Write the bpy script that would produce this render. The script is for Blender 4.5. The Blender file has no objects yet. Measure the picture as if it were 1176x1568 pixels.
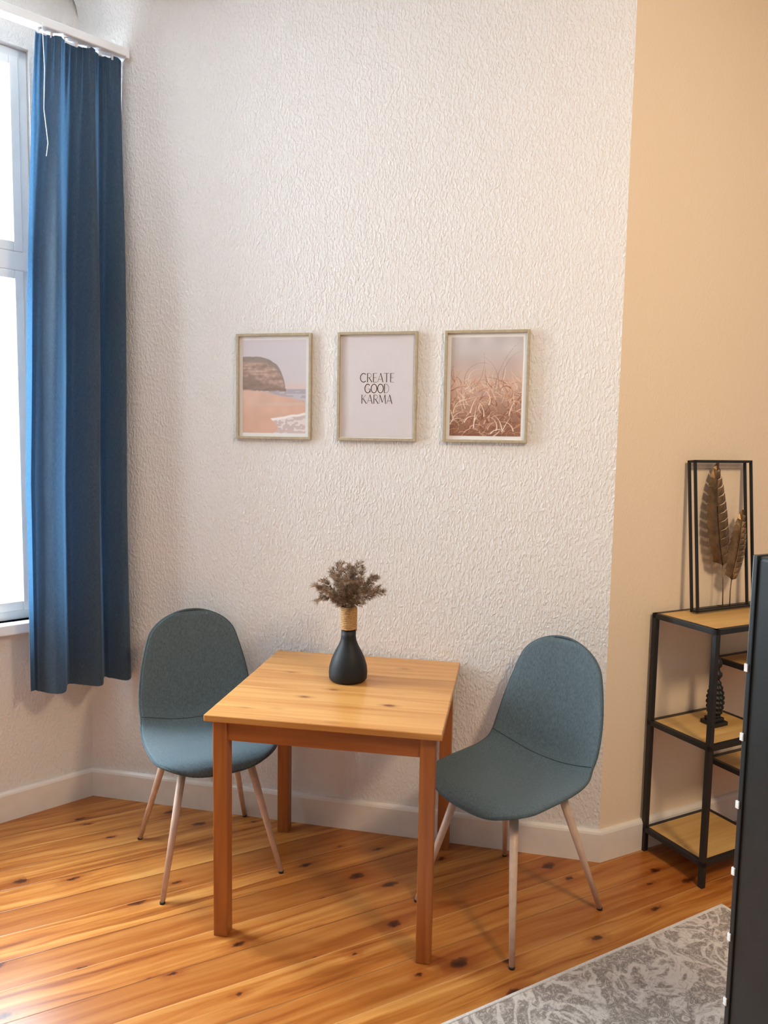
import bpy, bmesh, random
import numpy as np
from math import *
from mathutils import Vector, Matrix
random.seed(4); RS=np.random.RandomState(5)
S=bpy.context.scene; COL=S.collection
D=2.8876; LX,RX=-1.9662,0.2488
HL=radians(54.4); HR=radians(39.0); CEIL=3.45
LC=Vector((LX,D,0)); RC=Vector((RX,D,0))
dL=Vector((cos(HL),sin(HL),0)); dR=Vector((cos(HR),sin(HR),0))

# ---------------------------------------------------------------- helpers
def mat(name):
    m=bpy.data.materials.new(name); m.use_nodes=True
    return m,m.node_tree,m.node_tree.nodes['Principled BSDF']
def nd(nt,t,ins=None,**kw):
    n=nt.nodes.new(t)
    for k,v in kw.items(): setattr(n,k,v)
    for k,v in (ins or {}).items():
        if isinstance(v,bpy.types.NodeSocket): nt.links.new(v,n.inputs[k])
        else: n.inputs[k].default_value=v
    return n
def math_(nt,op,a,b=None,clamp=False):
    n=nt.nodes.new('ShaderNodeMath'); n.operation=op; n.use_clamp=clamp
    for i,v in enumerate((a,b)):
        if v is None: continue
        if isinstance(v,bpy.types.NodeSocket): nt.links.new(v,n.inputs[i])
        else: n.inputs[i].default_value=v
    return n.outputs[0]
def ramp(nt,fac,stops,interp='LINEAR'):
    n=nt.nodes.new('ShaderNodeValToRGB'); nt.links.new(fac,n.inputs[0]); e=n.color_ramp.elements
    n.color_ramp.interpolation=interp
    while len(e)<len(stops): e.new(.5)
    for i,(p,c) in enumerate(stops):
        e[i].position=p; e[i].color=(*c,1) if len(c)==3 else c
    return n.outputs[0]
def mix(nt,f,a,b,bt='MIX'):
    n=nt.nodes.new('ShaderNodeMix'); n.data_type='RGBA'; n.blend_type=bt
    for i,v in zip((0,6,7),(f,a,b)):
        if isinstance(v,bpy.types.NodeSocket): nt.links.new(v,n.inputs[i])
        else: n.inputs[i].default_value=v if i==0 else (*v[:3],1)
    return n.outputs[2]
def bump(nt,b,h,strength=.3,dist=.002):
    n=nd(nt,'ShaderNodeBump',{'Strength':strength,'Distance':dist,'Height':h}); nt.links.new(n.outputs[0],b.inputs['Normal'])
def simple(name,c,rough=.5,metal=0,noise=0,nscale=20,bstr=0,bscale=200,spec=.5):
    m,nt,b=mat(name); b.inputs['Roughness'].default_value=rough; b.inputs['Metallic'].default_value=metal
    b.inputs['Specular IOR Level'].default_value=spec
    tc=nd(nt,'ShaderNodeTexCoord').outputs['Object']
    n=nd(nt,'ShaderNodeTexNoise',{'Vector':tc,'Scale':nscale,'Detail':3.})
    k=1-noise
    nt.links.new(ramp(nt,n.outputs[0],[(.3,tuple(x*k for x in c)),(.7,tuple(min(1,x*(1+noise*.5)) for x in c))]),b.inputs['Base Color'])
    if bstr:
        n2=nd(nt,'ShaderNodeTexNoise',{'Vector':tc,'Scale':bscale,'Detail':2.}); bump(nt,b,n2.outputs[0],bstr,.002)
    return m

def link(o,parent=None,m=None):
    COL.objects.link(o)
    if parent: o.parent=parent
    if m: o.data.materials.append(m)
    return o
def empty(name,loc=(0,0,0),rz=0,par=None):
    o=bpy.data.objects.new(name,None); o.location=loc; o.rotation_euler=(0,0,rz); o.empty_display_size=.1
    COL.objects.link(o)
    if par:o.parent=par
    return o
def meshobj(name,verts,faces,parent=None,m=None,smooth=False):
    me=bpy.data.meshes.new(name); me.from_pydata([tuple(v) for v in verts],[],faces); me.update()
    bm=bmesh.new(); bm.from_mesh(me); bmesh.ops.recalc_face_normals(bm,faces=bm.faces); bm.to_mesh(me); bm.free()
    if smooth:
        for p in me.polygons:p.use_smooth=True
    o=bpy.data.objects.new(name,me); return link(o,parent,m)
def boxes(name,bl,parent=None,m=None,bevel=0,loc=None,rot=None):
    V=[];F=[]
    for (x0,x1,y0,y1,z0,z1) in bl:
        k=len(V)
        V+=[(x0,y0,z0),(x1,y0,z0),(x1,y1,z0),(x0,y1,z0),(x0,y0,z1),(x1,y0,z1),(x1,y1,z1),(x0,y1,z1)]
        F+=[tuple(k+i for i in f) for f in ((0,3,2,1),(4,5,6,7),(0,1,5,4),(1,2,6,5),(2,3,7,6),(3,0,4,7))]
    o=meshobj(name,V,F,parent,m)
    if loc:o.location=loc
    if rot:o.rotation_euler=rot
    if bevel:
        md=o.modifiers.new('b','BEVEL'); md.width=bevel; md.segments=3; md.limit_method='ANGLE'
    return o
def tube(name,pts,rad,parent=None,m=None,n=12,cap=True,closed=False):
    pts=[Vector(p) for p in pts]; N=len(pts)
    if not hasattr(rad,'__len__'): rad=[rad]*N
    V=[];F=[]
    up=None
    for i,p in enumerate(pts):
        if closed: t=pts[(i+1)%N]-pts[i-1]
        else: t=pts[min(i+1,N-1)]-pts[max(i-1,0)]
        t.normalize()
        if up is None:
            up=Vector((0,0,1)) if abs(t.z)<.9 else Vector((0,1,0))
        a=t.cross(up).normalized(); b=a.cross(t).normalized(); up=b
        for k in range(n):
            an=2*pi*k/n; V.append(p+(a*cos(an)+b*sin(an))*rad[i])
    R=N if closed else N-1
    for i in range(R):
        for k in range(n):
            j=(i+1)%N
            F.append((i*n+k,i*n+(k+1)%n,j*n+(k+1)%n,j*n+k))
    if cap and not closed:
        F.append(tuple(range(n))); F.append(tuple((N-1)*n+k for k in range(n)))
    return meshobj(name,V,F,parent,m,True)
def lathe(name,prof,parent=None,m=None,n=40,c=(0,0,0)):
    V=[];F=[]
    for r,z in prof:
        for k in range(n):
            a=2*pi*k/n; V.append((c[0]+r*cos(a),c[1]+r*sin(a),c[2]+z))
    for i in range(len(prof)-1):
        for k in range(n):
            F.append((i*n+k,i*n+(k+1)%n,(i+1)*n+(k+1)%n,(i+1)*n+k))
    F.append(tuple(range(n)));F.append(tuple((len(prof)-1)*n+k for k in range(n)))
    return meshobj(name,V,F,parent,m,True)

# ---------------------------------------------------------------- materials
def wallpaper(name,c,strength=.62,stretch=.55):
    m,nt,b=mat(name); b.inputs['Roughness'].default_value=.62; b.inputs['Specular IOR Level'].default_value=.3
    tc=nd(nt,'ShaderNodeTexCoord').outputs['Object']
    mp=nd(nt,'ShaderNodeMapping',{'Vector':tc,'Scale':(1.,1.,stretch)}).outputs[0]
    n=nd(nt,'ShaderNodeTexNoise',{'Vector':mp,'Scale':118.,'Detail':1.5,'Roughness':.5,'Distortion':.35})
    h=ramp(nt,n.outputs[0],[(.41,(0,0,0)),(.68,(1,1,1))])
    bump(nt,b,h,strength,.0032)
    b.inputs['Base Color'].default_value=(*c,1)
    return m
M_wall=wallpaper('wallpaper_white',(.81,.795,.785))
M_wallR=wallpaper('wallpaper_apricot',(.87,.725,.565),.2)
M_ceil=wallpaper('ceiling_paint',(.82,.81,.80),.15)
M_trim=simple('white_gloss_paint',(.84,.80,.75),.4,noise=.04)
M_winpaint=simple('window_white_paint',(.90,.92,.94),.35,noise=.02)
M_black=simple('black_metal',(.012,.012,.013),.45,noise=.2)
M_blackv=simple('matte_black_ceramic',(.012,.013,.016),.55,noise=.2,spec=.35)

def pine(name,c1,c2,axis='X',knot=.5,rough=.35,strip=None,kc=(.16,.045,.012)):
    m,nt,b=mat(name); b.inputs['Roughness'].default_value=rough
    tc=nd(nt,'ShaderNodeTexCoord').outputs['Object']
    sp=nd(nt,'ShaderNodeSeparateXYZ',{'Vector':tc}).outputs
    if axis=='X': u,v,w=sp[0],sp[1],sp[2]
    elif axis=='Y': u,v,w=sp[1],sp[0],sp[2]
    else: u,v,w=sp[2],sp[0],sp[1]
    r=None
    if strip:
        idx=math_(nt,'FLOOR',math_(nt,'DIVIDE',v,strip)); r=nd(nt,'ShaderNodeTexWhiteNoise',{'W':idx},noise_dimensions='1D').outputs[0]
        u=math_(nt,'ADD',u,math_(nt,'MULTIPLY',r,17.))
    cv=nd(nt,'ShaderNodeCombineXYZ',{'X':math_(nt,'MULTIPLY',u,1.6),'Y':math_(nt,'MULTIPLY',v,26.),'Z':math_(nt,'MULTIPLY',w,26.)}).outputs[0]
    n=nd(nt,'ShaderNodeTexNoise',{'Vector':cv,'Scale':1.,'Detail':5.,'Distortion':.6})
    col=ramp(nt,n.outputs[0],[(.3,c2),(.62,c1)])
    if strip:
        col=mix(nt,math_(nt,'MULTIPLY',r,.45),col,c2)
    kv=nd(nt,'ShaderNodeCombineXYZ',{'X':math_(nt,'MULTIPLY',u,4.5),'Y':math_(nt,'MULTIPLY',v,10.),'Z':math_(nt,'MULTIPLY',w,2.)}).outputs[0]
    vo=nd(nt,'ShaderNodeTexVoronoi',{'Vector':kv,'Scale':1.})
    keep=math_(nt,'GREATER_THAN',nd(nt,'ShaderNodeSeparateColor',{'Color':vo.outputs['Color']}).outputs[0],1-knot)
    k=ramp(nt,vo.outputs['Distance'],[(.05,(1,1,1)),(.12,(.25,.25,.25)),(.22,(0,0,0))])
    col=mix(nt,math_(nt,'MULTIPLY',k,keep),col,kc)
    nt.links.new(col,b.inputs['Base Color']); bump(nt,b,n.outputs[0],.08,.001)
    return m
M_top=pine('pine_tabletop',(.62,.315,.095),(.46,.19,.045),'X',.9,.27,strip=.095)
M_leg=pine('pine_leg',(.40,.13,.027),(.27,.073,.013),'Z',.25,.4)
M_apron=pine('pine_apron',(.38,.115,.024),(.26,.07,.013),'X',.25,.4)
M_apronY=pine('pine_apron_side',(.38,.115,.024),(.26,.07,.013),'Y',.25,.4)
M_shelfw=pine('shelf_board_oak',(.64,.40,.14),(.52,.29,.09),'X',.2,.45)
M_frame=simple('pale_oak_frame',(.46,.38,.26),.4,noise=.15,nscale=60)
M_cleg=simple('wood_print_leg',(.68,.49,.38),.4,noise=.12,nscale=30)

def floor_mat():
    m,nt,b=mat('varnished_pine_floor')
    tc=nd(nt,'ShaderNodeTexCoord').outputs['Object']
    mp=nd(nt,'ShaderNodeMapping',{'Vector':tc,'Rotation':(0,0,radians(-40))}).outputs[0]
    sp=nd(nt,'ShaderNodeSeparateXYZ',{'Vector':mp}).outputs; u,v=sp[0],sp[1]
    W=.135
    vd=math_(nt,'DIVIDE',v,W); idx=math_(nt,'FLOOR',vd); fr=math_(nt,'SUBTRACT',vd,idx)
    r=nd(nt,'ShaderNodeTexWhiteNoise',{'W':idx},noise_dimensions='1D').outputs[0]
    uu=math_(nt,'ADD',u,math_(nt,'MULTIPLY',r,23.))
    warp=nd(nt,'ShaderNodeTexNoise',{'Vector':nd(nt,'ShaderNodeCombineXYZ',{'X':uu,'Y':math_(nt,'MULTIPLY',v,4.)}).outputs[0],'Scale':2.2,'Detail':2.}).outputs[0]
    vv=math_(nt,'ADD',v,math_(nt,'MULTIPLY',warp,.05))
    cv=nd(nt,'ShaderNodeCombineXYZ',{'X':math_(nt,'MULTIPLY',uu,1.3),'Y':math_(nt,'MULTIPLY',vv,30.)}).outputs[0]
    n=nd(nt,'ShaderNodeTexNoise',{'Vector':cv,'Scale':1.,'Detail':5.,'Roughness':.6,'Distortion':.5}).outputs[0]
    col=ramp(nt,n,[(.32,(.23,.055,.009)),(.46,(.47,.165,.030)),(.66,(.67,.32,.085))])
    col=mix(nt,math_(nt,'MULTIPLY',r,.65),col,(.30,.082,.013))
    kv=nd(nt,'ShaderNodeCombineXYZ',{'X':math_(nt,'MULTIPLY',uu,3.0),'Y':math_(nt,'MULTIPLY',vv,6.5)}).outputs[0]
    dn=nd(nt,'ShaderNodeTexNoise',{'Vector':tc,'Scale':40.,'Detail':2.}).outputs['Color']
    kv2=nd(nt,'ShaderNodeVectorMath',{0:kv,1:nd(nt,'ShaderNodeVectorMath',{0:dn,'Scale':.14},operation='SCALE').outputs[0]},operation='ADD').outputs[0]
    vo=nd(nt,'ShaderNodeTexVoronoi',{'Vector':kv2,'Scale':1.},voronoi_dimensions='2D')
    rc=nd(nt,'ShaderNodeSeparateColor',{'Color':vo.outputs['Color']}).outputs
    keep=math_(nt,'GREATER_THAN',rc[0],.48)
    dist=math_(nt,'DIVIDE',vo.outputs['Distance'],math_(nt,'ADD',math_(nt,'MULTIPLY',rc[1],.75),.35))
    halo=ramp(nt,dist,[(.05,(.75,.75,.75)),(.34,(0,0,0))])
    col=mix(nt,math_(nt,'MULTIPLY',halo,keep),col,(.27,.06,.010))
    k=ramp(nt,dist,[(.035,(1,1,1)),(.08,(.65,.65,.65)),(.11,(0,0,0))])
    col=mix(nt,math_(nt,'MULTIPLY',k,keep),col,(.06,.014,.005))
    ge=math_(nt,'MINIMUM',fr,math_(nt,'SUBTRACT',1.,fr))
    gap=ramp(nt,ge,[(.007,(1,1,1)),(.018,(0,0,0))])
    gcol=ramp(nt,nd(nt,'ShaderNodeTexWhiteNoise',{'W':math_(nt,'ROUND',vd)},noise_dimensions='1D').outputs[0],[(.4,(.10,.025,.006)),(.7,(.60,.30,.10))])
    col=mix(nt,math_(nt,'MULTIPLY',gap,.8),col,gcol)
    nt.links.new(col,b.inputs['Base Color'])
    b.inputs['Roughness'].default_value=.28
    hh=math_(nt,'ADD',math_(nt,'MULTIPLY',gap,-1.),math_(nt,'MULTIPLY',n,.12)); bump(nt,b,hh,.4,.0015)
    return m
M_floor=floor_mat()

def fabric(name,c,trans=0.,bs=.25,tcol=None):
    m,nt,b=mat(name); b.inputs['Roughness'].default_value=.9; b.inputs['Specular IOR Level'].default_value=.15
    b.inputs['Sheen Weight'].default_value=.12; b.inputs['Sheen Roughness'].default_value=.5
    tc=nd(nt,'ShaderNodeTexCoord').outputs['Object']
    mp=nd(nt,'ShaderNodeMapping',{'Vector':tc,'Scale':(1.,1.,.28)}).outputs[0]
    n=nd(nt,'ShaderNodeTexNoise',{'Vector':mp,'Scale':260.,'Detail':2.,'Roughness':.7})
    nt.links.new(ramp(nt,n.outputs[0],[(.3,tuple(x*.72 for x in c)),(.7,tuple(x*1.2 for x in c))]),b.inputs['Base Color'])
    bump(nt,b,n.outputs[0],bs,.0015)
    if trans:
        t=nd(nt,'ShaderNodeBsdfTranslucent',{'Color':(*tcol,1)})
        mx=nd(nt,'ShaderNodeMixShader',{0:trans,1:b.outputs[0],2:t.outputs[0]})
        nt.links.new(mx.outputs[0],nt.nodes['Material Output'].inputs[0])
    return m
M_chair=fabric('blue_grey_upholstery',(.105,.145,.163))
M_piping=fabric('upholstery_piping',(.075,.105,.118))
M_curtain=fabric('blue_curtain_fabric',(.068,.100,.138),.20,.08,(.055,.15,.28))

def vcol_mat(name):
    m,nt,b=mat(name); a=nd(nt,'ShaderNodeVertexColor',layer_name='Col')
    nt.links.new(a.outputs[0],b.inputs['Base Color']); b.inputs['Roughness'].default_value=.35
    return m
M_print=vcol_mat('printed_paper')

# ---------------------------------------------------------------- room shell
def at(o,loc,rz): o.location=loc; o.rotation_euler=(0,0,rz); return o
WS0,WS1,WZ0,WZ1=-1.42,-.20,.845,3.15
at(boxes('wall_left',[(WS1,.0,0,.30,0,CEIL),(-3.4,WS0,0,.30,0,CEIL),(WS0,WS1,0,.30,0,WZ0),(WS0,WS1,0,.30,WZ1,CEIL)],None,M_wall),LC,HL)
boxes('wall_back',[(LX-.02,RX,D,D+.12,0,CEIL)],None,M_wall)
at(boxes('wall_right',[(0,3.6,0,.12,0,CEIL)],None,M_wallR),RC,HR)
eL=LC-dL*3.4; eR=RC+dR*3.6
poly=[LC,RC,eR,Vector((eR.x,-1.6,0)),Vector((eL.x,-1.6,0)),eL]
def slab(name,z0,z1,m):
    n=len(poly);V=[(p.x,p.y,z0) for p in poly]+[(p.x,p.y,z1) for p in poly]
    F=[tuple(range(n)),tuple(range(n,2*n))]+[(i,(i+1)%n,n+(i+1)%n,n+i) for i in range(n)]
    return meshobj(name,V,F,None,m)
slab('floor',-.1,0,M_floor); slab('ceiling',CEIL,CEIL+.1,M_ceil)
def cove():
    r=.14;V=[];F=[];n=10
    for i in range(n+1):
        a=pi/2*i/n; y=D-r+r*cos(a)+.001; z=CEIL-r+r*sin(a)
        V+=[(LX-.0,y,z),(RX,y,z)]
    for i in range(n):F.append((2*i,2*i+1,2*i+3,2*i+2))
    return meshobj('trim_cove',V,F,None,M_wall,True)
cove()
def base_prof(h=.125,t=.018):
    return [(0,0),(-t,0),(-t,h-.014),(-t+.003,h-.006),(-t+.008,h-.001),(-t+.012,h),(0,h)]
def baseboard(name,s0,s1,loc,rz,m0=0,m1=0):
    P=base_prof();V=[];F=[];n=len(P)
    for s,mm in ((s0,m0),(s1,m1)):
        for y,z in P:V.append((s+mm*y,y,z))
    for i in range(n):F.append((i,(i+1)%n,n+(i+1)%n,n+i))
    F+=[tuple(range(n)),tuple(range(n,2*n))]
    return at(meshobj(name,V,F,None,M_trim),loc,rz)
aL=tan(HL/2); aR=tan(HR/2)
baseboard('baseboard_left',-3.4,0,LC,HL,0,aL)
baseboard('baseboard_back',LX,RX,(0,D,0),0,-aL,-aR)
baseboard('baseboard_right',0,3.6,RC,HR,aR,0)

# ---------------------------------------------------------------- window
win=empty('window_1',LC,HL)
y0=.03
fr=[]
fw=.035
fr+=[(WS1-fw,WS1,y0,y0+.10,WZ0,WZ1),(WS0,WS0+fw,y0,y0+.10,WZ0,WZ1),(WS0,WS1,y0,y0+.10,WZ1-.035,WZ1),(WS0,WS1,y0,y0+.10,WZ0,WZ0+.04),
     (WS0,WS1,y0-.012,y0+.09,2.285,2.36)]
mid=(WS0+WS1)/2
fr+=[(mid-.03,mid+.03,y0,y0+.10,WZ0,WZ1)]
boxes('frame',fr,win,M_winpaint,.004)
sash=[];gl=[]
for (a,b_) in ((WS0+fw,mid-.03),(mid+.03,WS1-fw)):
    for (z0,z1) in ((WZ0+.04,2.285),(2.36,WZ1-.035)):
        w=.035;yy0,yy1=y0-.012,y0+.05
        sash+=[(a,a+w,yy0,yy1,z0,z1),(b_-w,b_,yy0,yy1,z0,z1),(a+w,b_-w,yy0,yy1,z0,z0+w+.005),(a+w,b_-w,yy0,yy1,z1-w,z1)]
        gl.append((a+w-.003,b_-w+.003,y0+.03,y0+.034,z0+w,z1-w+.003))
boxes('sashes',sash,win,M_winpaint,.004)
m,nt,b=mat('window_glass')
g=nd(nt,'ShaderNodeBsdfGlossy',{'Roughness':.02}); t=nd(nt,'ShaderNodeBsdfTransparent',{'Color':(.97,.98,.98,1)})
mx=nd(nt,'ShaderNodeMixShader',{0:.05,1:t.outputs[0],2:g.outputs[0]})
nt.links.new(mx.outputs[0],nt.nodes['Material Output'].inputs[0])
boxes('glass',gl,win,m)
boxes('sill',[(WS0-.04,WS1-.02,-.05,y0+.02,.80,WZ0)],win,M_winpaint,.006)
boxes('handle',[(mid-.008,mid+.008,-.03,.02,1.48,1.51),(mid-.008,mid+.008,-.04,-.026,1.40,1.51)],win,M_winpaint,.003)

# ---------------------------------------------------------------- curtain + rail
rail=empty('curtain_rail',LC,HL)
boxes('track',[(-1.6,.118,-.205,-.150,3.160,3.195)],rail,M_winpaint,.005)
boxes('wall_brackets',[(s,s+.03,-.16,-.0,3.175,3.19) for s in (-1.45,-.8,-.15)],rail,M_winpaint)
boxes('end_cap',[(.112,.126,-.21,-.145,3.153,3.201)],rail,M_winpaint,.004)
tube('pull_cord',[(-.215,-.215,3.165),(-.212,-.222,3.0),(-.219,-.225,2.85),(-.206,-.222,2.73),(-.213,-.222,2.68)],.0016,rail,M_winpaint,6)
cur=empty('curtain',LC,HL)
def curtain():
    na,nz=170,70;V=[];F=[]
    for j in range(nz+1):
        q=j/nz
        zt,zb=3.150,.575
        sl=-.228+(-.305+.228)*min(1,q*1.5)**.8; sr=.108
        for i in range(na+1):
            a=i/na
            am=.018+.032*min(1,q*3)
            ph=-.6+a*2*pi*3.1+.35*sin(q*2.4)+.55*sin(a*6.5+.4)+.15*sin(q*7+a*3)
            y=-.172+am*(sin(ph)+.28*sin(2*ph+.8))+.003*sin(ph*3.3+q*5)
            if q<.12: y+= .009*(1-q/.12)*sin(a*2*pi*15)
            s=sl+(sr-sl)*a+ .015*min(1,q*2)*sin(ph+1.3)*(1 if .03<a<.97 else 0)
            y=max(min(y,-.10),-.245)
            s=min(s,.112)
            z=zt+(zb-zt)*q
            if j==0: z+=.005*sin(a*2*pi*15)
            V.append((s,y,z))
    for j in range(nz):
        for i in range(na):
            k=j*(na+1)+i;F.append((k,k+1,k+na+2,k+na+1))
    o=meshobj('drape',V,F,cur,M_curtain,True)
    boxes('gliders',[(-.22+i*.047,-.212+i*.047,-.18,-.172,3.140,3.163) for i in range(7)],cur,M_winpaint)
curtain()

# ---------------------------------------------------------------- table
TS=.755; tab=empty('dining_table',(-.671,2.486,0),.045)
h=TS/2
boxes('tabletop',[(-h,h,-h,h,.728,.75)],tab,M_top,.004)
li=.022; lwid=.047
for i,(sx,sy) in enumerate(((-1,-1),(1,-1),(1,1),(-1,1))):
    a=h-li;bx=a-lwid
    x0,x1=sorted((sx*a,sx*bx));yy0,yy1=sorted((sy*a,sy*bx))
    boxes('leg_%d'%(i+1),[(x0,x1,yy0,yy1,0,.728)],tab,M_leg,.003)
ai=h-li-.008
boxes('apron_front',[(-ai+.035,ai-.035,-ai,-ai+.018,.660,.728)],tab,M_apron,.002)
boxes('apron_back',[(-ai+.035,ai-.035,ai-.018,ai,.660,.728)],tab,M_apron,.002)
boxes('apron_left',[(-ai,-ai+.018,-ai+.035,ai-.035,.660,.728)],tab,M_apronY,.002)
boxes('apron_right',[(ai-.018,ai,-ai+.035,ai-.035,.660,.728)],tab,M_apronY,.002)

# ---------------------------------------------------------------- chairs
PROF=[(.236,.428,.19,.004),(.225,.448,.205,.006),(.19,.462,.220,.010),(.10,.462,.232,.020),(.0,.455,.234,.030),(-.09,.452,.230,.042),
      (-.155,.465,.224,.055),(-.198,.505,.221,.060),(-.222,.57,.222,.052),(-.242,.66,.213,.040),(-.258,.75,.194,.030),(-.270,.83,.170,.022),(-.280,.885,.145,.016),(-.285,.916,.120,.010)]
def catmull(P,t):
    n=len(P)-1; x=t*n; i=min(int(x),n-1); f=x-i
    p0=np.array(P[max(i-1,0)]);p1=np.array(P[i]);p2=np.array(P[i+1]);p3=np.array(P[min(i+2,n)])
    return .5*((2*p1)+(-p0+p2)*f+(2*p0-5*p1+4*p2-p3)*f*f+(-p0+3*p1-3*p2+p3)*f**3)
dense=[catmull(PROF,i/600) for i in range(601)]
acc=[0]
for i in range(600):acc.append(acc[-1]+hypot(dense[i+1][0]-dense[i][0],dense[i+1][1]-dense[i][1]))
acc=np.array(acc)/acc[-1]; dense=np.array(dense)
def prof(t): return np.array([np.interp(t,acc,dense[:,k]) for k in range(4)])
def shell_pt(t,s,off):
    y,z,w,cl=prof(t); e=.004
    a=prof(max(0,t-e));b=prof(min(1,t+e)); tx,tz=b[0]-a[0],b[1]-a[1];l=hypot(tx,tz);tx/=l;tz/=l
    ny,nz=tz,-tx
    W=w
    if t>.88: W*=(max(0,1-((t-.88)/.12)**2.3))**(1/2.3)
    if t<.13: W*=(max(0,1-((.13-t)/.13)**2.6))**(1/2.6)
    c=cl*abs(s)**2.4+off
    return Vector((s*W,y+ny*c,z+nz*c))
def chair(loc,heading,idx):
    e=empty('dining_chair' if idx==0 else 'dining_chair.001',loc,heading-pi/2)
    nt_,nr=90,40;V=[];F=[];th=.017
    ts=[.5-.5*cos(pi*i/nt_) for i in range(nt_+1)]
    for t in ts:
        tt=th*min(1,(min(t,1-t)/.025+.0))**.5
        for k in range(nr):
            ph=2*pi*k/nr; s=cos(ph); q=sin(ph)
            V.append(shell_pt(t,s,tt*(1 if q>0 else -1)*abs(q)**.55))
    for i in range(nt_):
        for k in range(nr):F.append((i*nr+k,i*nr+(k+1)%nr,(i+1)*nr+(k+1)%nr,(i+1)*nr+k))
    F+=[tuple(range(nr)),tuple(nt_*nr+k for k in range(nr))]
    meshobj('shell',V,F,e,M_chair,True)
    rim=[shell_pt(t,1,0) for t in ts[1:-1]]+[shell_pt(t,-1,0) for t in reversed(ts[1:-1])]
    tube('rim_piping',rim,.0045,e,M_piping,8,closed=True)
    tc=.53
    tube('seat_seam',[shell_pt(tc-.03*(1-s*s),s,th*(1-s*s)**.27+.0005) for s in np.linspace(-.985,.985,30)],.0022,e,M_piping,6)
    tops=[(-.12,.13),(.12,.13),(.12,-.11),(-.12,-.11)]; feet=[(-.217,.235),(.217,.235),(.217,-.235),(-.217,-.235)]
    for i,(a,b_) in enumerate(zip(tops,feet)):
        A=Vector((a[0],a[1],.437));B=Vector((b_[0],b_[1],.004))
        tube('leg_%d'%(i+1),[A,A.lerp(B,.5),B],[.0155,.0125,.009],e,M_cleg,16)
        tube('foot_cap_%d'%(i+1),[B+Vector((0,0,.004)),B-Vector((0,0,.004))],.0098,e,M_black,12)
        d=(A-B).normalized()
        tube('leg_socket_%d'%(i+1),[A+d*.006,A-d*.02],.0175,e,M_black,14)
    tube('under_bar_1',[(-.125,.13,.434),(.125,.13,.434)],.009,e,M_black,10)
    tube('under_bar_2',[(-.125,-.11,.432),(.125,-.11,.432)],.009,e,M_black,10)
    tube('under_bar_3',[(0,-.11,.432),(0,.13,.434)],.009,e,M_black,10)
chair((-1.239,2.548,0),radians(-50.3),0)
chair((-.081,2.512,0),radians(-127.5),1)

# ---------------------------------------------------------------- vase with pampas
vase=empty('vase',(-.683,2.548,.75),0)
pr=[(.050,0),(.062,.002),(.069,.010),(.0705,.03),(.068,.055),(.060,.082),(.048,.108),(.036,.130),(.0285,.150),(.0265,.165),(.0265,.185)]
lathe('bottle_body',[(r,z) for r,z in pr],vase,M_blackv,48)
M_rope=simple('jute_rope',(.50,.30,.13),.9,noise=.35,nscale=180,bstr=.5)
pts=[];turns=13
for k in range(turns*20+1):
    a=2*pi*k/20; pts.append((.0275*cos(a),.0275*sin(a),.188+k/20*.0064))
tube('rope_wrap',pts,.0036,vase,M_rope,7)
lathe('neck',[(.025,.18),(.0258,.2),(.0262,.272),(.024,.274),(.020,.272)],vase,M_blackv,32)
M_pamp=simple('dried_pampas',(.36,.25,.17),.95,noise=.55,nscale=60)
def pampas():
    V=[];F=[]
    def strand(p,d,L,w,grav):
        pts=[Vector(p)];v=Vector(d).normalized()
        n=3
        for i in range(n):
            v=(v+Vector((0,0,-grav*.3))+Vector(RS.normal(size=3))*.12).normalized(); pts.append(pts[-1]+v*(L/n))
        side=v.cross(Vector((RS.rand()-.5,RS.rand()-.5,RS.rand()-.5))).normalized()
        k=len(V)
        for i,q in enumerate(pts):
            ww=w*(1-.6*i/n); V.append(q+side*ww);V.append(q-side*ww)
        for i in range(n):F.append((k+2*i,k+2*i+1,k+2*i+3,k+2*i+2))
    N=26
    for j in range(N):
        az=2*pi*j*.382+RS.rand()*.4; tilt=.10+1.05*(j/(N-1))**.8+RS.rand()*.08
        L=.168-.050*tilt+.022*RS.rand()
        base=Vector((.010*cos(az),.010*sin(az),.262))
        v=Vector((sin(tilt*.70)*cos(az),sin(tilt*.70)*sin(az),cos(tilt*.70)))
        pts=[base];n=12
        for i in range(n):
            v=(v+Vector((0,0,-.16*tilt*(i/n)**1.2))+Vector(RS.normal(size=3))*.05).normalized()
            pts.append(pts[-1]+v*L/n)
        for i in range(n):
            strand(pts[i],pts[i+1]-pts[i],(pts[i+1]-pts[i]).length*1.1,.0009,0)
        for i in range(2,n+1):
            for bnum in range(4):
                d=(pts[i]-pts[i-1]).normalized()
                r=Vector(RS.normal(size=3)); r=(r-d*r.dot(d)).normalized()
                bl=(.024*(1-.2*(i-2)/(n-2)))*(.6+.6*RS.rand())
                dirv=(d*(.9+.5*RS.rand())+r*.75).normalized()
                tip=pts[i]+dirv*bl+Vector((0,0,-bl*.2))
                for kk in range(26):
                    f_=RS.rand(); p=pts[i].lerp(tip,f_)
                    rr=Vector(RS.normal(size=3)).normalized()
                    strand(p,dirv+rr*.9,.006+.009*RS.rand(),.0005+.0003*RS.rand(),.5)
    meshobj('pampas_plumes',V,F,vase,M_pamp)
pampas()

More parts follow.
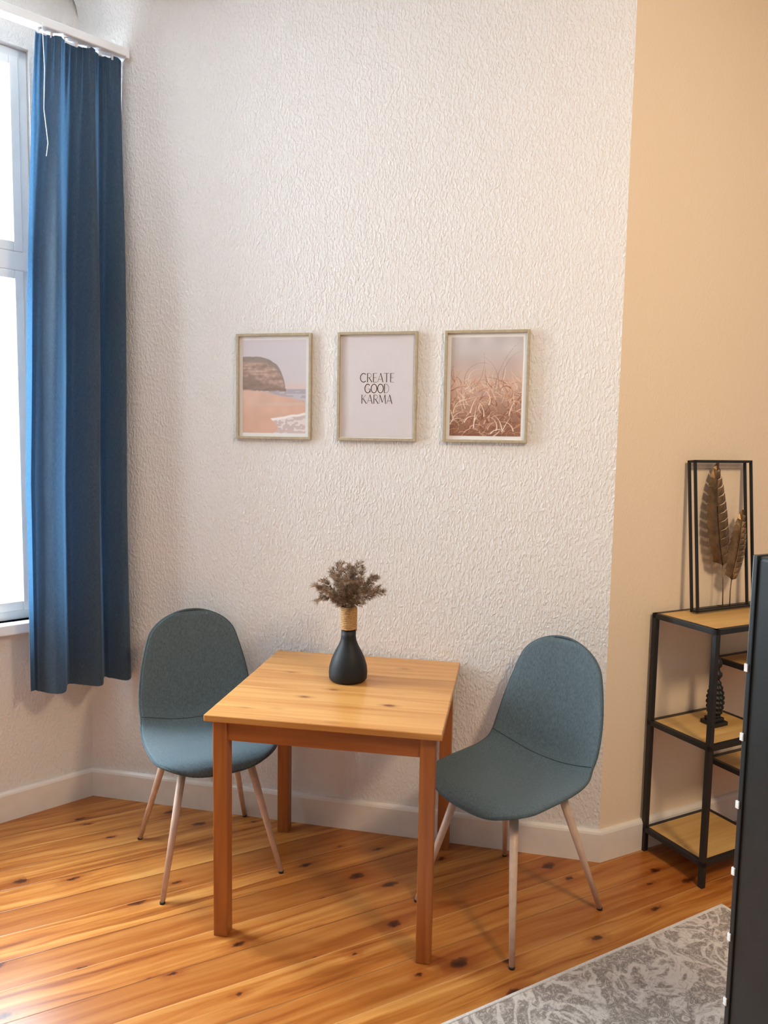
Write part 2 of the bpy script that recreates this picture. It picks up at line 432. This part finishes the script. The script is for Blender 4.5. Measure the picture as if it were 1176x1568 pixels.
# ---------------------------------------------------------------- wall pictures
FW,FH,FZ=.3222,.4255,1.6207
def raster_plane(name,img,w,h,parent,loc):
    ny,nx=img.shape[:2]
    V=[(w*i/(nx-1),0,h*j/(ny-1)) for j in range(ny) for i in range(nx)]
    F=[(j*nx+i,j*nx+i+1,(j+1)*nx+i+1,(j+1)*nx+i) for j in range(ny-1) for i in range(nx-1)]
    me=bpy.data.meshes.new(name);me.from_pydata(V,[],F);me.update()
    ca=me.color_attributes.new('Col','FLOAT_COLOR','POINT')
    c=np.ones((ny*nx,4),np.float32);x=np.clip(img.reshape(-1,3),0,1)
    c[:,:3]=np.where(x<=.04045,x/12.92,((x+.055)/1.055)**2.4);ca.data.foreach_set('color',c.ravel())
    o=bpy.data.objects.new(name,me);o.location=loc;return link(o,parent,M_print)
def hx(s): return np.array([int(s[i:i+2],16)/255 for i in (0,2,4)])
def fnoise(nx,ny,sx,sy,seed):
    r=np.random.RandomState(seed);g=r.rand(int(sy)+3,int(sx)+3)
    X=np.linspace(0,sx,nx);Y=np.linspace(0,sy,ny);xi=X.astype(int);yi=Y.astype(int);fx=X-xi;fy=Y-yi
    fx=fx*fx*(3-2*fx);fy=fy*fy*(3-2*fy)
    a=g[np.ix_(yi,xi)];b=g[np.ix_(yi,xi+1)];c=g[np.ix_(yi+1,xi)];d=g[np.ix_(yi+1,xi+1)]
    return (a*(1-fx)+b*fx)*(1-fy)[:,None]+(c*(1-fx)+d*fx)*fy[:,None]
nx,ny=170,245
U_,V_=np.meshgrid(np.linspace(0,1,nx),np.linspace(0,1,ny))
def blend(img,mask,c):
    mask=np.clip(mask,0,1)[...,None]; return img*(1-mask)+c*mask
def sm(x,w=.008): return np.clip(x/w+.5,0,1)
def beach():
    n1=fnoise(nx,ny,30,45,1);n2=fnoise(nx,ny,9,12,2);n3=fnoise(nx,ny,8,60,3);n4=fnoise(nx,ny,4,60,8);n5=fnoise(nx,ny,18,26,21)
    img=hx('cfc8ce')*(1-(V_*.5)[...,None])+hx('d8d1d8')*(V_*.5)[...,None]
    img=blend(img,sm(.52-V_,.12),hx('dec6be'))
    sea=sm(.475-V_); img=blend(img,sea,hx('b0aab4')); img=blend(img,sea*(n3>.62)*.7,hx('d0cad1'))
    x=np.clip(U_/.68,0,1)
    top=.47+.345*(1-x**4.2)**.62+.016*n5-.02*np.clip(.15-U_,0,1)
    cl=sm(top-V_)*sm(V_-.465+.02*n1,.01)*sm(.69-U_)
    cc=hx('b2988c')[None,None]*(.74+.22*n4[...,None]+.14*n1[...,None]+.14*n5[...,None])
    img=blend(img,cl,np.clip(cc,0,1)); img=blend(img,cl*sm(V_-top+.03+.04*n5,.03)*.75,hx('8b847f'))
    img=blend(img,cl*sm(.575-V_+.10*n5-.20*U_,.05)*.55,hx('79685f'))
    edge=.475-.13*np.clip((U_-.1)/.9,0,1)**1.3
    sand=sm(edge-V_-.02*n2,.02)
    sc=hx('dfbcaa')[None,None]*(.94+.08*n2[...,None]); img=blend(img,sand,sc)
    img=blend(img,sand*sm(.27-V_+.1*U_,.3)*.5,hx('d2a48d'))
    img=blend(img,sm(.33-V_)*sm(V_-.29-.02*n3)*sm(U_-.3,.5)*.5,hx('d6c2ba'))
    ed=.235-(1-U_)*.13-.025*n2
    f=sm(ed-V_,.01)*sm(U_-.50-.06*np.sin(V_*26),.02)
    img=blend(img,f,hx('cdbcbb')); img=blend(img,f*(n1+n3>1.1)*.8,hx('ece5e5'))
    img=blend(img,f*(1-sm(ed-.025-V_,.01)),hx('f5f0f0'))
    return img
def grass():
    r=np.random.RandomState(9);n2=fnoise(nx,ny,6,8,12)[...,None]
    v=V_[...,None]
    img=np.where(v>.55,hx('cfb2a4')+(hx('cac4c5')-hx('cfb2a4'))*np.clip((v-.55)/.35,0,1),hx('8a5f4b')+(hx('cfb2a4')-hx('8a5f4b'))*np.clip(v/.55,0,1))
    img=img*(.94+.10*n2)
    def stroke(x,y,ang,L,curv,w,c,al):
        n=int(L*260)
        for i in range(n):
            ang+=curv/n; x+=cos(ang)*L/n; y+=sin(ang)*L/n*.72
            ww=w*(1-.7*i/n); px,py=x*nx,y*ny; k=int(ww)+1
            for ix in range(int(px)-k,int(px)+k+1):
                for iy in range(int(py)-k,int(py)+k+1):
                    if 0<=ix<nx and 0<=iy<ny and hypot(ix-px,iy-py)<=ww:
                        img[iy,ix]=img[iy,ix]*(1-al)+c*al
    cols=[hx('e2c4a9'),hx('d3a282'),hx('b98160'),hx('80513b'),hx('eed8c4'),hx('9f6c50')]
    for i in range(420):
        y=r.rand()*.60; c=cols[r.randint(6)]
        if y<.25 and r.rand()<.4:c=cols[3]
        stroke(r.rand()*1.2-.1,y-.05,r.choice([.7,2.2])+r.randn()*.35,.12+.22*r.rand(),r.randn()*1.8-0.4,.6+r.rand()*.9,c,.38)
    for i in range(16):
        stroke(r.rand(),.02+r.rand()*.3,1.0+r.rand(),.24,-2.2+r.rand()*4,1.4,hx('f3e2d2'),.6)
    for (x,y,a,L,cv) in ((.62,.45,1.5,.75,-.7),(.66,.45,1.3,.55,1.3),(.35,.5,.9,.5,.9),(.2,.52,1.8,.55,-2.2),(.75,.5,1.9,.6,-1.5)):
        stroke(x,y,a,L,cv,.9,hx('9b8273'),.7)
    return img
M_mat=simple('white_mat_board',(.84,.83,.83),.5,noise=.02)
M_lilac=simple('poster_paper',(.69,.64,.66),.5,noise=.02)
M_ink=simple('poster_ink',(.03,.028,.028),.6)
def frame(k,x):
    e=empty('picture_frame' if k==0 else 'picture_frame.%03d'%k,(x,D,FZ),0)
    w,h,b_,dp=FW,FH,.011,.018
    boxes('moulding',[(0,b_,-dp,0,0,h),(w-b_,w,-dp,0,0,h),(b_,w-b_,-dp,0,0,b_),(b_,w-b_,-dp,0,h-b_,h)],e,M_frame,.0015)
    boxes('mat_board',[(b_,w-b_,-.007,-.002,b_,h-b_)],e,M_mat)
    i=.0255
    if k!=1:
        img=beach() if k==0 else grass()
        raster_plane('print',img,w-2*i,h-2*i,e,(i,-.0076,i))
    else:
        boxes('print',[(b_+.005,w-b_-.005,-.008,-.007,b_+.005,h-b_-.005)],e,M_lilac)
        lettering(e,w,h)
    return e
def arc(cx,cy,rx,ry,a0,a1,n=18): return [(cx+rx*cos(radians(a0+(a1-a0)*i/n)),cy+ry*sin(radians(a0+(a1-a0)*i/n))) for i in range(n+1)]
T,t_=2.0,.8
GL={'C':(.72,[(arc(.42,.5,.38,.5,50,310),T)]),
 'G':(.78,[(arc(.42,.5,.38,.5,50,330),T),([(.48,.42),(.78,.42)],t_),([(.75,.42),(.75,.1)],T)]),
 'R':(.6,[([(.08,0),(.08,1)],T),([(.08,1)]+arc(.28,.76,.24,.24,90,-90)+[(.08,.52)],t_),([(.25,.52),(.6,0)],T)]),
 'E':(.5,[([(.1,0),(.1,1)],T),([(.1,1),(.5,1)],t_),([(.1,.52),(.42,.52)],t_),([(.1,0),(.5,0)],t_)]),
 'A':(.68,[([(.02,0),(.36,1)],t_),([(.36,1),(.64,0)],T),([(.13,.32),(.54,.32)],t_)]),
 'T':(.6,[([(.3,0),(.3,1)],T),([(.0,1),(.6,1)],t_)]),
 'O':(.8,[(arc(.42,.5,.38,.5,0,360,30),T)]),
 'D':(.72,[([(.08,0),(.08,1)],T),([(.08,1)]+arc(.25,.5,.42,.5,90,-90)+[(.08,0)],t_)]),
 'K':(.62,[([(.08,0),(.08,1)],T),([(.08,.42),(.55,1)],t_),([(.22,.58),(.62,0)],T)]),
 'M':(.85,[([(.05,0),(.12,1)],t_),([(.12,1),(.42,.15)],T),([(.42,.15),(.72,1)],t_),([(.72,1),(.8,0)],T)])}
def lettering(e,w,h):
    V=[];F=[];H=.034
    rows=[('CREATE',.248,.138),('GOOD',.206,.100),('KARMA',.164,.126)]
    for word,zc,tw in rows:
        tot=sum(GL[c][0] for c in word)+.07*(len(word)-1); sx=tw/tot
        x=w/2-tw/2+.0
        for c in word:
            ww,strokes=GL[c]
            for pts,th in strokes:
                P=[Vector((x+px*sx,zc-H/2+py*H)) for px,py in pts]; hw=.0007*th
                for a,b_ in zip(P[:-1],P[1:]):
                    d=(b_-a).normalized()*hw*.5; n=Vector((-d.y,d.x)).normalized()*hw
                    k=len(V);V+=[(q.x,-.0086,q.y) for q in (a-d+n,b_+d+n,b_+d-n,a-d-n)];F.append((k,k+1,k+2,k+3))
            x+=(ww+.07)*sx
    meshobj('lettering',V,F,e,M_ink)
for k,x in enumerate((-1.2614,-.8308,-.4031)): frame(k,x)

# ---------------------------------------------------------------- shelf
sh=empty('metal_shelf_unit',RC,HR)
s0,s1,s2=.222,.575,.93; yb,yf=-.022,-.300; H=.97; p=.010
bars=[]
for s in (s0,s1,s2):
    for y in (yb,yf): bars.append((s-p,s+p,y-p,y+p,0,H))
def shelf_level(a,b_,z):
    return [(a-p,b_+p,yb-p,yb+p,z-2*p,z),(a-p,b_+p,yf-p,yf+p,z-2*p,z),(a-p,a+p,yf,yb,z-2*p,z),(b_-p,b_+p,yf,yb,z-2*p,z)]
bd=[]
for a,b_,z in ((s0,s1,.10),(s0,s1,.54),(s0,s2,H),(s1,s2,.325),(s1,s2,.755)):
    bars+=shelf_level(a,b_,z); bd.append((a+p,b_-p,yf+p,yb-p,z-.015,z-.001))
boxes('steel_frame',bars,sh,M_black,.0015)
boxes('boards',bd,sh,M_shelfw)

M_bronze=simple('dark_bronze_leaf',(.25,.15,.075),.36,.75,noise=.5,nscale=25)
art=empty('metal_leaf_decor',(0,0,0),0)
W,Hh=.330,.595
art.matrix_world=Matrix.Translation(RC)@Matrix.Rotation(HR,4,'Z')@Matrix.Translation((.355,-.072,H+.003))@Matrix.Rotation(-asin(.052/Hh),4,'X')
g=.0045
bars=[]
for y in (-.028,0):
    bars+=[(0,2*g,y-g,y+g,0,Hh),(W-2*g,W,y-g,y+g,0,Hh),(0,W,y-g,y+g,0,2*g),(0,W,y-g,y+g,Hh-2*g,Hh)]
for x in (0,W-2*g):
    for z in (0,Hh-2*g): bars.append((x,x+2*g,-.028,0,z,z+2*g))
boxes('box_frame',bars,art,M_black)
def leaf(name,base,tip,wid,bend,y):
    V=[];F=[];base=Vector(base);tip=Vector(tip);ax=tip-base;Ln=ax.length;ax.normalize();sd=Vector((ax.y,-ax.x))
    def mid_(q): return base+ax*Ln*q+sd*bend*sin(pi*q)
    n=12
    for side in (-1,1):
        for i in range(n):
            q0=i/n;q1=(i+.97)/n
            def wv(q): return wid*(sin(pi*min(1,q*.84+.16))**.62)
            a,b_=mid_(q0),mid_(q1)
            oa=a+sd*side*wv(q0+.05)+ax*Ln*.045; ob=b_+sd*side*wv(q1+.03)*.93+ax*Ln*.040
            if i==n-1: ob=tip+ax*.004
            k=len(V); m1=(a+oa)/2; m2=(b_+ob)/2
            V+=[(a.x,y,a.y),(b_.x,y,b_.y),(m2.x,y-.010,m2.y),(m1.x,y-.004,m1.y),(ob.x,y+.002,ob.y),(oa.x,y+.006,oa.y)]
            F+=[(k,k+1,k+2,k+3),(k+3,k+2,k+4,k+5)]
    o=meshobj(name,V,F,art,M_bronze)
    md=o.modifiers.new('s','SOLIDIFY');md.thickness=.0012
    tube(name+'_rib',[(mid_(q).x,y-.002,mid_(q).y) for q in np.linspace(0,1,14)],[.0026*(1-.6*q) for q in np.linspace(0,1,14)],art,M_bronze,8)
leaf('leaf_large',(.172,.175),(.150,.583),.064,-.012,-.010)
leaf('leaf_small',(.210,.115),(.282,.392),.050,.010,-.020)
tube('stem_large',[(.172,-.010,.180),(.172,-.010,.09),(.165,-.012,.006)],.0022,art,M_bronze,8)
tube('stem_small',[(.211,-.020,.120),(.204,-.018,.07),(.204,-.014,.006)],.0020,art,M_bronze,8)

st=empty('decorative_statuette',(0,0,0),0)
st.matrix_world=Matrix.Translation(RC)@Matrix.Rotation(HR,4,'Z')@Matrix.Translation((.420,-.155,.54))
boxes('plinth',[(-.036,.036,-.036,.036,0,.016),(-.026,.026,-.026,.026,.016,.030)],st,M_black,.003)
V=[];F=[];nr=48;nz=60
for j in range(nz+1):
    q=j/nz;z=.03+q*.15; r=.026*sin(pi*(.16+.80*q))**.7+.004
    for k in range(nr):
        a=2*pi*k/nr; rr=r*(1+.16*sin(a*7+q*24)*sin(a*7-q*24)*1.2)
        V.append((rr*cos(a),rr*sin(a),z))
for j in range(nz):
    for k in range(nr):F.append((j*nr+k,j*nr+(k+1)%nr,(j+1)*nr+(k+1)%nr,(j+1)*nr+k))
F+=[tuple(range(nr)),tuple(nz*nr+k for k in range(nr))]
meshobj('cone_body',V,F,st,M_black,True)
lathe('finial',[(.010,.175),(.015,.185),(.021,.195),(.020,.205),(.012,.213),(.010,.224),(.017,.232),(.019,.244),(.014,.256),(.006,.268),(.002,.272)],st,M_black,24)

# ---------------------------------------------------------------- rug
def rug_mat():
    m,nt,b=mat('vintage_rug'); b.inputs['Roughness'].default_value=.95; b.inputs['Specular IOR Level'].default_value=.1
    tc=nd(nt,'ShaderNodeTexCoord').outputs['Object']
    n1=nd(nt,'ShaderNodeTexNoise',{'Vector':tc,'Scale':4.5,'Detail':2.,'Distortion':2.5}).outputs[0]
    n2=nd(nt,'ShaderNodeTexNoise',{'Vector':tc,'Scale':34.,'Detail':4.,'Roughness':.7,'Distortion':1.5}).outputs[0]
    n3=nd(nt,'ShaderNodeTexNoise',{'Vector':tc,'Scale':11.,'Detail':3.,'Distortion':3.}).outputs[0]
    a=ramp(nt,n2,[(.38,(.68,.61,.55)),(.47,(.48,.41,.365)),(.55,(.24,.20,.175)),(.62,(.58,.515,.46))])
    c=ramp(nt,n1,[(.40,(0,0,0)),(.44,(.85,.85,.85)),(.50,(.85,.85,.85)),(.53,(0,0,0))])
    col=mix(nt,c,a,(.76,.69,.63))
    e=ramp(nt,n3,[(.46,(0,0,0)),(.49,(.6,.6,.6)),(.52,(0,0,0))]); col=mix(nt,e,col,(.33,.28,.25))
    nt.links.new(col,b.inputs['Base Color'])
    f=nd(nt,'ShaderNodeTexNoise',{'Vector':tc,'Scale':500.,'Detail':1.}).outputs[0]; bump(nt,b,f,.5,.002)
    return m
rug=empty('rug',(-.208,1.929,0),radians(41.15))
boxes('pile',[(-.8,1.15,-1.5,0,0,.009)],rug,rug_mat(),.003)
M_bind=simple('rug_binding',(.74,.70,.66),.9,noise=.15,nscale=150,bstr=.4)
boxes('binding',[(-.803,1.153,-.008,.004,0,.011),(-.803,1.153,-1.504,-1.492,0,.011),(-.804,-.792,-1.5,0,0,.011),(1.142,1.154,-1.5,0,0,.011)],rug,M_bind,.003)

# ---------------------------------------------------------------- dark cabinet in right foreground
M_cab=simple('black_teal_laminate',(.010,.016,.018),.35,noise=.2)
cab=empty('tall_cabinet',(.297,1.16,.0095),HR)
CH=1.447
boxes('carcass',[(0,.80,-.42,-.004,0,CH)],cab,M_cab,.006)
boxes('edge_strip',[(-.003,.8,-.010,-.002,.0,CH+.002)],cab,M_cab,.0015)
boxes('panel_clips',[(-.005,-.001,-.006,.0000,z,z+.012) for z in [.12+.105*i for i in range(12)]],cab,M_bind,.0008)
tube('cable_hole_ring',[(-.004,-.045,CH-.045),(.004,-.045,CH-.045)],.013,cab,M_black,24)

# ---------------------------------------------------------------- lights & world
def area(name,loc,direction,sx,sy,energy,color):
    l=bpy.data.lights.new(name,'AREA'); l.shape='RECTANGLE'; l.size=sx; l.size_y=sy; l.energy=energy; l.color=color
    o=bpy.data.objects.new(name,l); o.location=loc; o.rotation_euler=Vector(direction).to_track_quat('-Z','Y').to_euler(); COL.objects.link(o); return o
nin=Vector((sin(HL),-cos(HL),0))
wc=LC+dL*mid-nin*.38; wc.z=2.0
area('window_daylight',wc,nin+Vector((0,0,-.12)),1.6,2.7,540,(.80,.91,1.0))
area('ceiling_lamp_light',(1.5,.7,3.1),(-.05,.75,-1),.45,.45,54,(1,.74,.47))
w=bpy.data.worlds.new('world'); S.world=w; w.use_nodes=True; nt=w.node_tree
bg=nt.nodes['Background']
tc=nd(nt,'ShaderNodeTexCoord').outputs['Generated']
dt=nd(nt,'ShaderNodeVectorMath',{0:tc,1:tuple(-nin)},operation='DOT_PRODUCT').outputs['Value']
colr=ramp(nt,math_(nt,'ADD',math_(nt,'MULTIPLY',dt,.5),.5),[(.45,(1.,.93,.86)),(.8,(.95,.98,1.))])
nt.links.new(colr,bg.inputs[0])
nt.links.new(math_(nt,'ADD',math_(nt,'MULTIPLY',math_(nt,'MAXIMUM',dt,0.),1.8),.29),bg.inputs[1])
S.view_settings.view_transform='Standard'
S.view_settings.look='None'

# ---------------------------------------------------------------- camera
psi,th,ro=.2161,.0915,.0174
f=Vector((-sin(psi)*cos(th),cos(psi)*cos(th),-sin(th)));r=Vector((cos(psi),sin(psi),0));u=r.cross(f)
r2=r*cos(ro)+u*sin(ro);u2=-r*sin(ro)+u*cos(ro)
cd=bpy.data.cameras.new('camera');cam=bpy.data.objects.new('camera',cd);COL.objects.link(cam)
cd.sensor_fit='HORIZONTAL';cd.sensor_width=36;cd.lens=36*1133.9/1176
M=Matrix((r2,u2,-f)).transposed().to_4x4();M.translation=(0,0,1.6089);cam.matrix_world=M
cd.clip_start=.02
S.camera=cam
